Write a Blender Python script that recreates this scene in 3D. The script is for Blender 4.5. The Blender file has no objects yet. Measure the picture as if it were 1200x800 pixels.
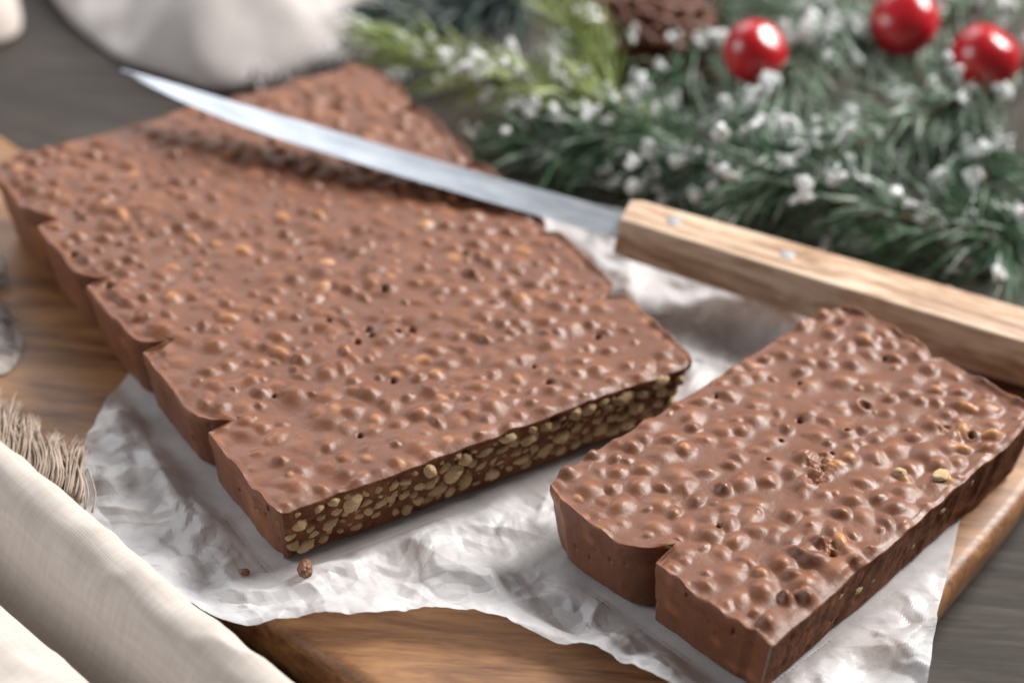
import bpy, bmesh, math, random
import numpy as np
from mathutils import Matrix, Vector

random.seed(7)
rng = np.random.default_rng(11)
CM = 0.01
scene = bpy.context.scene
COL = scene.collection

# ------------------------------------------------------------------ camera
cam_d = bpy.data.cameras.new('camera')
cam = bpy.data.objects.new('camera', cam_d)
COL.objects.link(cam)
cam_d.sensor_width = 36.0
cam_d.lens = 85.5
cam_d.clip_start = 0.02
cam_d.clip_end = 20.0
cam.matrix_world = Matrix.Translation((0, 0, 0.3935)) @ Matrix.Rotation(math.radians(90 - 37.12), 4, 'X') @ Matrix.Rotation(math.radians(4.2), 4, 'Z')
cam_d.dof.use_dof = True
cam_d.dof.focus_distance = 0.570
cam_d.dof.aperture_fstop = 6.8
scene.camera = cam

# ------------------------------------------------------------------ light
world = bpy.data.worlds.new('World')
scene.world = world
world.use_nodes = True
wb = world.node_tree.nodes['Background']
wb.inputs['Color'].default_value = (1.0, 0.96, 0.91, 1)
wb.inputs['Strength'].default_value = 0.15


def area(name, loc, aim, sx, sy, power, col):
    l = bpy.data.lights.new(name, 'AREA')
    l.shape = 'RECTANGLE'
    l.size, l.size_y, l.energy, l.color = sx * CM, sy * CM, power, col
    o = bpy.data.objects.new(name, l)
    o.location = Vector(loc) * CM
    o.rotation_euler = (Vector(aim) - Vector(loc)).to_track_quat('-Z', 'Y').to_euler()
    COL.objects.link(o)
    return o


area('window_light_right', (112, 140, 118), (0, 50, 0), 80, 80, 84, (1.0, 0.975, 0.94))
area('window_light_left', (-130, 40, 62), (0, 50, 0), 70, 70, 11, (0.95, 0.97, 1.0))
area('added_back_light', (-62, 220, 120), (0, 52, 0), 140, 110, 20, (0.95, 0.97, 1.0))  # added unseen broad light, reflected in the blade and as chocolate sheen

vs = scene.view_settings
vs.view_transform = 'Standard'
vs.look = 'None'
vs.exposure = 0.0
vs.gamma = 1.0
scene.cycles.use_denoising = True
scene.cycles.max_bounces = 8


# ------------------------------------------------------------------ helpers
def hash2(ix, iy, seed):
    h = (ix.astype(np.int64) * 374761393 + iy.astype(np.int64) * 668265263 + seed * 974634777) & 0x7fffffff
    h = ((h ^ (h >> 13)) * 1274126177) & 0x7fffffff
    h = (h ^ (h >> 16)) & 0x7fffffff
    return h / float(0x7fffffff)


def vnoise(x, y, seed=0):
    """smooth value noise 0..1"""
    x = np.asarray(x, float); y = np.asarray(y, float)
    ix, iy = np.floor(x), np.floor(y)
    fx, fy = x - ix, y - iy
    fx = fx * fx * (3 - 2 * fx); fy = fy * fy * (3 - 2 * fy)
    a, b = hash2(ix, iy, seed), hash2(ix + 1, iy, seed)
    c, d = hash2(ix, iy + 1, seed), hash2(ix + 1, iy + 1, seed)
    return (a * (1 - fx) + b * fx) * (1 - fy) + (c * (1 - fx) + d * fx) * fy


def fbm(x, y, seed=0, octv=4):
    s, a, t = 0.0, 1.0, 0.0
    for i in range(octv):
        s = s + a * vnoise(x * 2 ** i + 17.3 * i, y * 2 ** i - 9.1 * i, seed + i)
        t += a; a *= 0.5
    return s / t


def facet(x, y, seed=0):
    """piecewise linear noise on a triangle lattice: flat facets with sharp creases"""
    q = y / 0.8660254
    p = x + q * 0.5
    ip, iq = np.floor(p), np.floor(q)
    fp, fq = p - ip, q - iq
    a, b = hash2(ip, iq, seed), hash2(ip + 1, iq, seed)
    c, d = hash2(ip, iq + 1, seed), hash2(ip + 1, iq + 1, seed)
    lo = a + (b - a) * fp + (d - b) * fq
    hi = a + (c - a) * fq + (d - c) * fp
    return np.where(fp >= fq, lo, hi)


def mesh_of(name, verts, faces, mats, smooth=True, midx=None, uv=None, attr=None):
    """verts in cm, stored in metres"""
    me = bpy.data.meshes.new(name)
    v = np.asarray(verts, float) * CM
    if isinstance(faces, np.ndarray):
        n, k = faces.shape
        me.vertices.add(len(v)); me.vertices.foreach_set('co', v.astype(np.float32).ravel())
        me.loops.add(n * k); me.loops.foreach_set('vertex_index', faces.astype(np.int32).ravel())
        me.polygons.add(n)
        me.polygons.foreach_set('loop_start', np.arange(0, n * k, k, dtype=np.int32))
        me.polygons.foreach_set('loop_total', np.full(n, k, dtype=np.int32))
        me.update(calc_edges=True)
        me.validate()
    else:
        me.from_pydata(v.tolist(), [], faces)
    for m in (mats if isinstance(mats, (list, tuple)) else [mats]):
        me.materials.append(m)
    if midx is not None:
        me.polygons.foreach_set('material_index', np.asarray(midx, np.int32))
    me.polygons.foreach_set('use_smooth', np.full(len(me.polygons), smooth, dtype=bool))
    if uv is not None:
        l = me.uv_layers.new(name='UVMap')
        vi = np.empty(len(me.loops), np.int32); me.loops.foreach_get('vertex_index', vi)
        l.data.foreach_set('uv', np.asarray(uv, np.float32)[vi].ravel())
    if attr is not None:
        for k2, val in attr.items():
            at = me.attributes.new(k2, 'FLOAT', 'POINT')
            at.data.foreach_set('value', np.asarray(val, np.float32))
    me.update()
    return me


def link(name, me, parent=None, loc=None):
    o = bpy.data.objects.new(name, me)
    COL.objects.link(o)
    if parent is not None:
        o.parent = parent
    if loc is not None:
        o.location = Vector(loc) * CM
    return o


def thing(name, label, cat, loc=(0, 0, 0), rotz=0.0, group=None):
    o = bpy.data.objects.new(name, None)
    o.empty_display_size = 0.01
    COL.objects.link(o)
    o.location = Vector(loc) * CM
    o.rotation_euler = (0, 0, rotz)
    return tag(o, label, cat, group)


def tag(o, label, cat, group=None):
    o['label'] = label
    o['category'] = cat
    if group:
        o['group'] = group
    return o


def grid_faces(nr, nc):
    i = np.arange(nr * nc).reshape(nr, nc)
    return np.stack([i[:-1, :-1], i[:-1, 1:], i[1:, 1:], i[1:, :-1]], -1).reshape(-1, 4)


def tube(path, radii, n=6, caps=True):
    path = np.asarray(path, float)
    radii = np.broadcast_to(np.asarray(radii, float), (len(path),))
    V, Fc = [], []
    for k, p in enumerate(path):
        t = path[min(k + 1, len(path) - 1)] - path[max(k - 1, 0)]
        t = t / (np.linalg.norm(t) + 1e-9)
        a = np.cross(t, [0, 0, 1.0] if abs(t[2]) < 0.9 else [1.0, 0, 0]); a /= np.linalg.norm(a)
        b = np.cross(t, a)
        for j in range(n):
            th = 2 * math.pi * j / n
            V.append(p + radii[k] * (math.cos(th) * a + math.sin(th) * b))
    for k in range(len(path) - 1):
        for j in range(n):
            j2 = (j + 1) % n
            Fc.append((k * n + j, k * n + j2, (k + 1) * n + j2, (k + 1) * n + j))
    if caps:
        Fc.append(tuple(range(n - 1, -1, -1)))
        Fc.append(tuple((len(path) - 1) * n + j for j in range(n)))
    return V, Fc


class MB:
    def __init__(s):
        s.v, s.f = [], []

    def add(s, V, Fc):
        o = len(s.v)
        s.v.extend([tuple(map(float, p)) for p in V])
        s.f.extend([tuple(i + o for i in f) for f in Fc])

    def build(s, name, mat, parent=None, smooth=True, uv=None):
        return link(name, mesh_of(name, np.array(s.v), s.f, mat, smooth, uv=uv), parent)


def spline(pts, n):
    """Catmull-Rom through pts"""
    P = np.asarray(pts, float)
    P = np.vstack([2 * P[0] - P[1], P, 2 * P[-1] - P[-2]])
    out = []
    m = len(P) - 3
    for t in np.linspace(0, m - 1e-6, n):
        i = int(t); f = t - i
        a, b, c, d = P[i], P[i + 1], P[i + 2], P[i + 3]
        out.append(0.5 * (2 * b + (c - a) * f + (2 * a - 5 * b + 4 * c - d) * f * f + (3 * b - a - 3 * c + d) * f ** 3))
    return np.array(out)


# ------------------------------------------------------------------ materials
class NT:
    def __init__(s, name):
        s.m = bpy.data.materials.new(name)
        s.m.use_nodes = True
        s.t = s.m.node_tree
        s.b = s.t.nodes['Principled BSDF']
        s.out = s.t.nodes['Material Output']

    def n(s, typ, **kw):
        nd = s.t.nodes.new(typ)
        for k, v in kw.items():
            if k in nd.inputs:
                nd.inputs[k].default_value = v
            else:
                setattr(nd, k, v)
        return nd

    def l(s, a, b):
        s.t.links.new(a, b)

    def coords(s, scale=(100, 100, 100), rot=(0, 0, 0), uv=False):
        tc = s.n('ShaderNodeTexCoord')
        mp = s.n('ShaderNodeMapping')
        mp.inputs['Scale'].default_value = scale
        mp.inputs['Rotation'].default_value = rot
        s.l(tc.outputs['UV' if uv else 'Object'], mp.inputs['Vector'])
        return mp.outputs['Vector']

    def noise(s, vec, scale, detail=4, rough=0.55, dist=0.0):
        nd = s.n('ShaderNodeTexNoise')
        nd.inputs['Scale'].default_value = scale
        nd.inputs['Detail'].default_value = detail
        nd.inputs['Roughness'].default_value = rough
        nd.inputs['Distortion'].default_value = dist
        s.l(vec, nd.inputs['Vector'])
        return nd.outputs['Fac']

    def ramp(s, fac, stops):
        nd = s.n('ShaderNodeValToRGB')
        e = nd.color_ramp.elements
        while len(e) > 1:
            e.remove(e[-1])
        e[0].position = stops[0][0]; e[0].color = (*stops[0][1], 1)
        for p, c in stops[1:]:
            k = e.new(p); k.color = (*c, 1)
        s.l(fac, nd.inputs['Fac'])
        return nd.outputs['Color']

    def fr(s, fac, lo, hi, a=0.0, b=1.0):
        nd = s.n('ShaderNodeMapRange')
        nd.inputs['From Min'].default_value = lo; nd.inputs['From Max'].default_value = hi
        nd.inputs['To Min'].default_value = a; nd.inputs['To Max'].default_value = b
        s.l(fac, nd.inputs['Value'])
        return nd.outputs['Result']

    def mix(s, fac, a, b):
        nd = s.n('ShaderNodeMix'); nd.data_type = 'RGBA'
        for sock, v in ((nd.inputs['Factor'], fac), (nd.inputs['A'], a), (nd.inputs['B'], b)):
            pass
        ins = [i for i in nd.inputs if i.enabled]
        for sock, v in zip(ins, (fac, a, b)):
            if isinstance(v, (int, float)):
                sock.default_value = v
            elif isinstance(v, tuple):
                sock.default_value = (*v, 1)
            else:
                s.l(v, sock)
        return [o for o in nd.outputs if o.enabled][0]

    def math(s, op, a, b=0.0):
        nd = s.n('ShaderNodeMath'); nd.operation = op
        for sock, v in zip(nd.inputs, (a, b)):
            if isinstance(v, (int, float)):
                sock.default_value = v
            else:
                s.l(v, sock)
        return nd.outputs[0]

    def bump(s, h, dist_cm, strength=1.0):
        nd = s.n('ShaderNodeBump')
        nd.inputs['Strength'].default_value = strength
        nd.inputs['Distance'].default_value = dist_cm * CM
        s.l(h, nd.inputs['Height'])
        s.l(nd.outputs['Normal'], s.b.inputs['Normal'])
        return nd

    def set(s, **kw):
        for k, v in kw.items():
            k = k.replace('_', ' ')
            if hasattr(v, 'is_output'):
                s.l(v, s.b.inputs[k])
            else:
                s.b.inputs[k].default_value = v
        return s


def chocolate_mat(name, cut=False):
    t = NT(name)
    c = t.coords()
    big = t.noise(c, 0.5, 3)
    fine = t.noise(c, 6.0, 5, 0.6)
    if cut:
        col = t.ramp(t.noise(c, 2.2, 5, 0.65), [(0.3, (0.08, 0.026, 0.011)), (0.5, (0.16, 0.057, 0.025)), (0.72, (0.27, 0.11, 0.05))])
        t.set(Base_Color=col, Roughness=0.75)
        t.b.inputs['Specular IOR Level'].default_value = 0.15
        t.bump(t.noise(c, 9.0, 6, 0.7), 0.08, 0.9)
    else:
        base = t.ramp(big, [(0.3, (0.132, 0.048, 0.023)), (0.7, (0.172, 0.065, 0.032))])
        base = t.mix(t.fr(fine, 0.45, 0.75, 0, 0.3), base, (0.15, 0.055, 0.03))
        at = t.n('ShaderNodeAttribute'); at.attribute_name = 'grain'
        base = t.mix(at.outputs['Fac'], base, (0.31, 0.118, 0.046))
        a2 = t.n('ShaderNodeAttribute'); a2.attribute_name = 'bare'
        base = t.mix(a2.outputs['Fac'], base, (0.46, 0.21, 0.075))
        speck = t.fr(t.noise(c, 14.0, 2, 0.5), 0.735, 0.78, 0, 0.5)
        base = t.mix(speck, base, (0.6, 0.42, 0.27))
        t.set(Base_Color=base, Roughness=t.fr(t.noise(c, 1.3, 4), 0.3, 0.7, 0.37, 0.54))
        t.b.inputs['Specular IOR Level'].default_value = 0.42
        t.b.inputs['Subsurface Weight'].default_value = 0.06
        t.b.inputs['Subsurface Radius'].default_value = (0.002, 0.0008, 0.0004)
        t.b.inputs['Subsurface Scale'].default_value = 0.6
        h = t.math('ADD', t.math('MULTIPLY', fine, 0.7), t.math('MULTIPLY', t.noise(c, 28, 3), 0.25))
        t.bump(h, 0.035, 0.55)
    return t.m


M = {}
M['choc'] = chocolate_mat('milk_chocolate')
M['cut'] = chocolate_mat('cut_chocolate', True)

t = NT('puffed_rice')
c = t.coords()
oi = t.n('ShaderNodeObjectInfo')
colr = t.ramp(t.noise(c, 8, 5, 0.75), [(0.36, (0.34, 0.14, 0.05)), (0.45, (0.84, 0.54, 0.27)), (0.60, (0.96, 0.77, 0.50))])
colr = t.mix(t.fr(oi.outputs['Random'], 0.5, 1.0, 0.0, 0.45), colr, (0.30, 0.15, 0.07))
t.set(Base_Color=colr, Roughness=0.8)
t.b.inputs['Specular IOR Level'].default_value = 0.15
t.b.inputs['Subsurface Weight'].default_value = 0.1
t.b.inputs['Subsurface Radius'].default_value = (0.002, 0.0014, 0.0008)
vor = t.n('ShaderNodeTexVoronoi'); vor.inputs['Scale'].default_value = 13.0
t.l(c, vor.inputs['Vector'])
t.bump(vor.outputs['Distance'], 0.06, 0.9)
M['rice'] = t.m

t = NT('parchment_paper')
c = t.coords()
n1 = t.noise(c, 0.9, 5, 0.6)
col = t.ramp(n1, [(0.3, (0.80, 0.80, 0.83)), (0.7, (0.90, 0.90, 0.92))])
t.set(Base_Color=col, Roughness=0.42)
vor = t.n('ShaderNodeTexVoronoi'); vor.feature = 'DISTANCE_TO_EDGE'; vor.inputs['Scale'].default_value = 1.7
wv = t.n('ShaderNodeVectorMath'); wv.operation = 'ADD'
nz = t.n('ShaderNodeTexNoise'); nz.inputs['Scale'].default_value = 1.1; nz.inputs['Detail'].default_value = 4
t.l(c, nz.inputs['Vector']); t.l(c, wv.inputs[0]); t.l(nz.outputs['Color'], wv.inputs[1])
t.l(wv.outputs[0], vor.inputs['Vector'])
crease = t.fr(vor.outputs['Distance'], 0.0, 0.05, 1, 0)
hh = t.math('ADD', t.math('MULTIPLY', crease, 0.0), t.noise(c, 5.0, 6, 0.65))
bn = t.bump(hh, 0.03, 0.35)
tr = t.n('ShaderNodeBsdfTranslucent'); tr.inputs['Color'].default_value = (0.82, 0.82, 0.82, 1)
t.l(bn.outputs['Normal'], tr.inputs['Normal'])
tp = t.n('ShaderNodeBsdfTransparent'); tp.inputs['Color'].default_value = (0.9, 0.9, 0.9, 1)
m1 = t.n('ShaderNodeMixShader'); m1.inputs['Fac'].default_value = 0.22
m2 = t.n('ShaderNodeMixShader')
t.l(t.fr(n1, 0.3, 0.7, 0.42, 0.24), m2.inputs['Fac'])
t.l(t.b.outputs[0], m1.inputs[1]); t.l(tr.outputs[0], m1.inputs[2])
t.l(m1.outputs[0], m2.inputs[1]); t.l(tp.outputs[0], m2.inputs[2])
t.l(m2.outputs[0], t.out.inputs['Surface'])
M['paper'] = t.m


def wood_mat(name, stops, stretch, scale, rough, rot=0.0, bump=0.03, ring=0.0):
    t = NT(name)
    c = t.coords(scale=(100 * stretch, 100, 100), rot=(0, 0, rot))
    g = t.noise(c, scale, 7, 0.62, 0.8)
    fine = t.noise(c, scale * 7, 4, 0.6)
    v = t.math('ADD', t.math('MULTIPLY', g, 0.78), t.math('MULTIPLY', fine, 0.22))
    if ring:
        w = t.n('ShaderNodeTexWave'); w.wave_type = 'BANDS'; w.bands_direction = 'Y'
        w.inputs['Scale'].default_value = ring; w.inputs['Distortion'].default_value = 7.0
        w.inputs['Detail'].default_value = 3.0; w.inputs['Detail Scale'].default_value = 0.6
        t.l(c, w.inputs['Vector'])
        v = t.math('ADD', t.math('MULTIPLY', v, 0.8), t.math('MULTIPLY', w.outputs['Fac'], 0.2))
    t.set(Base_Color=t.ramp(v, stops), Roughness=t.fr(fine, 0.3, 0.7, rough - 0.08, rough + 0.1))
    t.bump(v, bump, 0.7)
    return t.m


M['board'] = wood_mat('oiled_board_wood', [(0.32, (0.055, 0.021, 0.008)), (0.46, (0.18, 0.076, 0.027)), (0.56, (0.27, 0.128, 0.048)), (0.70, (0.37, 0.195, 0.08))], 0.16, 1.3, 0.5, math.radians(-20), 0.02, 0.0)
M['table'] = wood_mat('grey_table_wood', [(0.30, (0.010, 0.007, 0.005)), (0.5, (0.032, 0.024, 0.019)), (0.70, (0.070, 0.057, 0.048))], 0.09, 3.2, 0.55, math.radians(4), 0.05)
M['table'].node_tree.nodes['Principled BSDF'].inputs['Specular IOR Level'].default_value = 0.2
M['handle'] = wood_mat('knife_handle_wood', [(0.32, (0.12, 0.062, 0.034)), (0.44, (0.33, 0.20, 0.12)), (0.56, (0.54, 0.40, 0.29)), (0.74, (0.66, 0.54, 0.42))], 0.14, 2.0, 0.42, 0.0, 0.02)

t = NT('brushed_steel')
c = t.coords(scale=(12, 100, 100))
sc = t.noise(c, 5, 5, 0.7)
st = t.noise(t.coords(scale=(30, 100, 100)), 2.2, 6, 0.7)
t.set(Base_Color=t.ramp(st, [(0.3, (0.27, 0.29, 0.325)), (0.7, (0.44, 0.465, 0.50))]), Metallic=1.0, Roughness=t.fr(sc, 0.3, 0.7, 0.26, 0.42))
t.bump(sc, 0.004, 0.4)
M['steel'] = t.m

t = NT('rivet_metal')
t.set(Base_Color=(0.30, 0.30, 0.31, 1), Metallic=1.0, Roughness=0.7)
M['rivet'] = t.m


def linen_mat(name, c0, c1):
    t = NT(name)
    c = t.coords(scale=(1, 1, 1), uv=True)      # UV in cm
    w1 = t.n('ShaderNodeTexWave'); w1.bands_direction = 'X'; w1.inputs['Scale'].default_value = 5.2
    w2 = t.n('ShaderNodeTexWave'); w2.bands_direction = 'Y'; w2.inputs['Scale'].default_value = 5.2
    for w in (w1, w2):
        w.inputs['Distortion'].default_value = 1.2; w.inputs['Detail'].default_value = 2
        w.inputs['Detail Scale'].default_value = 1.5
        t.l(c, w.inputs['Vector'])
    wv = t.math('ADD', w1.outputs['Fac'], w2.outputs['Fac'])
    slub = t.noise(t.coords(scale=(0.35, 3, 1), uv=True), 2.0, 4, 0.6)
    slub2 = t.noise(t.coords(scale=(3, 0.35, 1), uv=True), 2.0, 4, 0.6)
    sl = t.math('MULTIPLY', t.math('ADD', slub, slub2), 0.5)
    v = t.math('ADD', t.math('MULTIPLY', wv, 0.09), t.math('MULTIPLY', sl, 0.8))
    t.set(Base_Color=t.ramp(v, [(0.35, c0), (0.75, c1)]), Roughness=0.9)
    t.b.inputs['Specular IOR Level'].default_value = 0.15
    t.b.inputs['Sheen Weight'].default_value = 0.2
    t.bump(v, 0.03, 0.45)
    return t.m


M['linen'] = linen_mat('natural_linen', (0.44, 0.385, 0.345), (0.60, 0.545, 0.50))
M['linen_back'] = linen_mat('pale_linen', (0.38, 0.345, 0.335), (0.52, 0.485, 0.475))
t = NT('linen_thread')
t.set(Base_Color=t.ramp(t.noise(t.coords(), 1.5), [(0.3, (0.26, 0.19, 0.145)), (0.7, (0.46, 0.37, 0.30))]), Roughness=0.9)  # taupe base colour includes the shade the napkin fringe lies in
M['thread'] = t.m


def needle_mat(name, a, b, frost):
    t = NT(name)
    c = t.coords()
    base = t.ramp(t.noise(c, 1.2, 3), [(0.3, a), (0.7, b)])
    fr = t.fr(t.noise(c, 1.6, 4, 0.6), 0.5, 0.68, 0, frost)
    t.set(Base_Color=t.mix(fr, base, (0.58, 0.62, 0.57)), Roughness=0.5)
    return t.m


M['needle'] = needle_mat('frosted_green_needle', (0.010, 0.048, 0.017), (0.040, 0.12, 0.042), 0.5)
M['needle_pale'] = needle_mat('grey_green_needle', (0.06, 0.13, 0.07), (0.25, 0.34, 0.24), 0.85)
M['needle_yellow'] = needle_mat('yellow_green_needle', (0.15, 0.21, 0.035), (0.38, 0.45, 0.14), 0.6)
M['needle_dark'] = needle_mat('deep_teal_needle', (0.006, 0.022, 0.018), (0.015, 0.05, 0.042), 0.1)
t = NT('twig_bark')
t.set(Base_Color=t.ramp(t.noise(t.coords(), 3), [(0.3, (0.05, 0.028, 0.014)), (0.7, (0.15, 0.085, 0.04))]), Roughness=0.8)
M['twig'] = t.m
t = NT('flock_snow')
t.set(Base_Color=(0.93, 0.94, 0.94, 1), Roughness=0.8)
t.b.inputs['Subsurface Weight'].default_value = 0.2
t.b.inputs['Subsurface Radius'].default_value = (0.002, 0.002, 0.002)
t.bump(t.noise(t.coords(), 9, 4), 0.08, 0.8)
M['snow'] = t.m
t = NT('red_lacquer')
t.set(Base_Color=t.ramp(t.noise(t.coords(), 0.8), [(0.3, (0.33, 0.002, 0.008)), (0.7, (0.45, 0.004, 0.012))]), Roughness=0.28)
t.b.inputs['Coat Weight'].default_value = 0.35
t.b.inputs['Coat Roughness'].default_value = 0.2
M['berry'] = t.m
t = NT('cone_scale_wood')
t.set(Base_Color=t.ramp(t.noise(t.coords(), 2.0), [(0.3, (0.045, 0.014, 0.007)), (0.7, (0.16, 0.05, 0.022))]), Roughness=0.6)
M['cone'] = t.m
t = NT('crumb_chocolate')
t.set(Base_Color=(0.17, 0.065, 0.03, 1), Roughness=0.5)
M['crumb'] = t.m

# ------------------------------------------------------------------ table top
n = 60
gx, gy = np.meshgrid(np.linspace(-70, 70, n), np.linspace(10, 150, n))
gz = -2.0 + 0.02 * (fbm(gx * 0.1, gy * 0.1, 3) - 0.5)
tb = link('table_top', mesh_of('table_top', np.stack([gx, gy, gz], -1).reshape(-1, 3), grid_faces(n, n), M['table']))
tb['kind'] = 'structure'

# ------------------------------------------------------------------ wooden board
outline = [(-4.8, 40.45), (-2.7, 38.85), (0.6, 36.3), (4.2, 34.6), (7.4, 36.4), (9.2, 40.2), (10.9, 43.5), (13.1, 47.0),
           (14.9, 50.6), (14.6, 54.3), (11.5, 56.6), (6.0, 58.0), (0.0, 59.2), (-6.0, 58.9), (-11.5, 58.6), (-14.4, 59.6),
           (-17.2, 61.4), (-21.0, 60.5), (-22.0, 56.0), (-19.0, 51.2), (-13.0, 46.7), (-8.5, 43.3)]
P = np.array(outline)
loop = []
m = len(P)
for i in range(m):
    a, b, c2, d = P[i - 1], P[i], P[(i + 1) % m], P[(i + 2) % m]
    for f in np.linspace(0, 1, 12, endpoint=False):
        loop.append(0.5 * (2 * b + (c2 - a) * f + (2 * a - 5 * b + 4 * c2 - d) * f * f + (3 * b - a - 3 * c2 + d) * f ** 3))
loop = np.array(loop)
nl = len(loop)
cen = np.array([-2.0, 49.0])
tang = np.roll(loop, -1, 0) - np.roll(loop, 1, 0)
nor = np.stack([tang[:, 1], -tang[:, 0]], -1); nor /= np.linalg.norm(nor, axis=1)[:, None]
rows = []
for frac in (0.0, 0.3, 0.6, 0.85, 0.95):
    q = cen + (loop - nor * 0.35 - cen) * frac
    rows.append(np.c_[q, np.full(nl, -0.05)])
for off, z in ((-0.35, -0.05), (-0.16, -0.09), (-0.04, -0.22), (0.0, -0.5), (-0.05, -0.95), (-0.16, -1.4), (-0.3, -1.8), (-0.55, -1.97)):
    wob = 0.05 * (fbm(loop[:, 0] * 0.9, loop[:, 1] * 0.9 + z * 2, 9) - 0.5) if off > -0.3 else 0
    q = loop + nor * (off + np.asarray(wob).reshape(-1, 1) if off > -0.3 else off)
    rows.append(np.c_[q, np.full(nl, z)])
V = np.concatenate(rows)
Fq = []
for r in range(1, len(rows) - 1):
    for j in range(nl):
        j2 = (j + 1) % nl
        Fq.append((r * nl + j, (r + 1) * nl + j, (r + 1) * nl + j2, r * nl + j2))
for j in range(nl):
    Fq.append((0, nl + j, nl + (j + 1) % nl))
Fq.append(tuple((len(rows) - 1) * nl + j for j in range(nl - 1, -1, -1)))
bo = link('serving_board', mesh_of('serving_board', V - [cen[0], cen[1], 0], Fq, M['board']), None, (cen[0], cen[1], 0))
tag(bo, 'warm brown wooden board with rounded edge under the parchment and chocolate', 'board')


# ------------------------------------------------------------------ chocolate
def poisson(w, l, rmin, tries, seed, margin=0.0):
    r = np.random.default_rng(seed)
    pts = np.empty((0, 2))
    for _ in range(tries):
        p = np.array([r.uniform(margin, w - margin), r.uniform(margin, l - margin)])
        if len(pts) == 0 or np.min(np.sum((pts - p) ** 2, 1)) > rmin * rmin:
            pts = np.vstack([pts, p])
    return pts


def notch(y, spots, depth, far, near):
    s = np.zeros_like(y)
    for k, (y0, dd) in enumerate(spots):
        d = y - y0
        a = np.where(d > 0, np.clip(1 - d / far, 0, 1) ** 2.3, np.clip(1 + d / near, 0, 1) ** 0.9)
        s = np.maximum(s, a * depth * dd)
    return s


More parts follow.
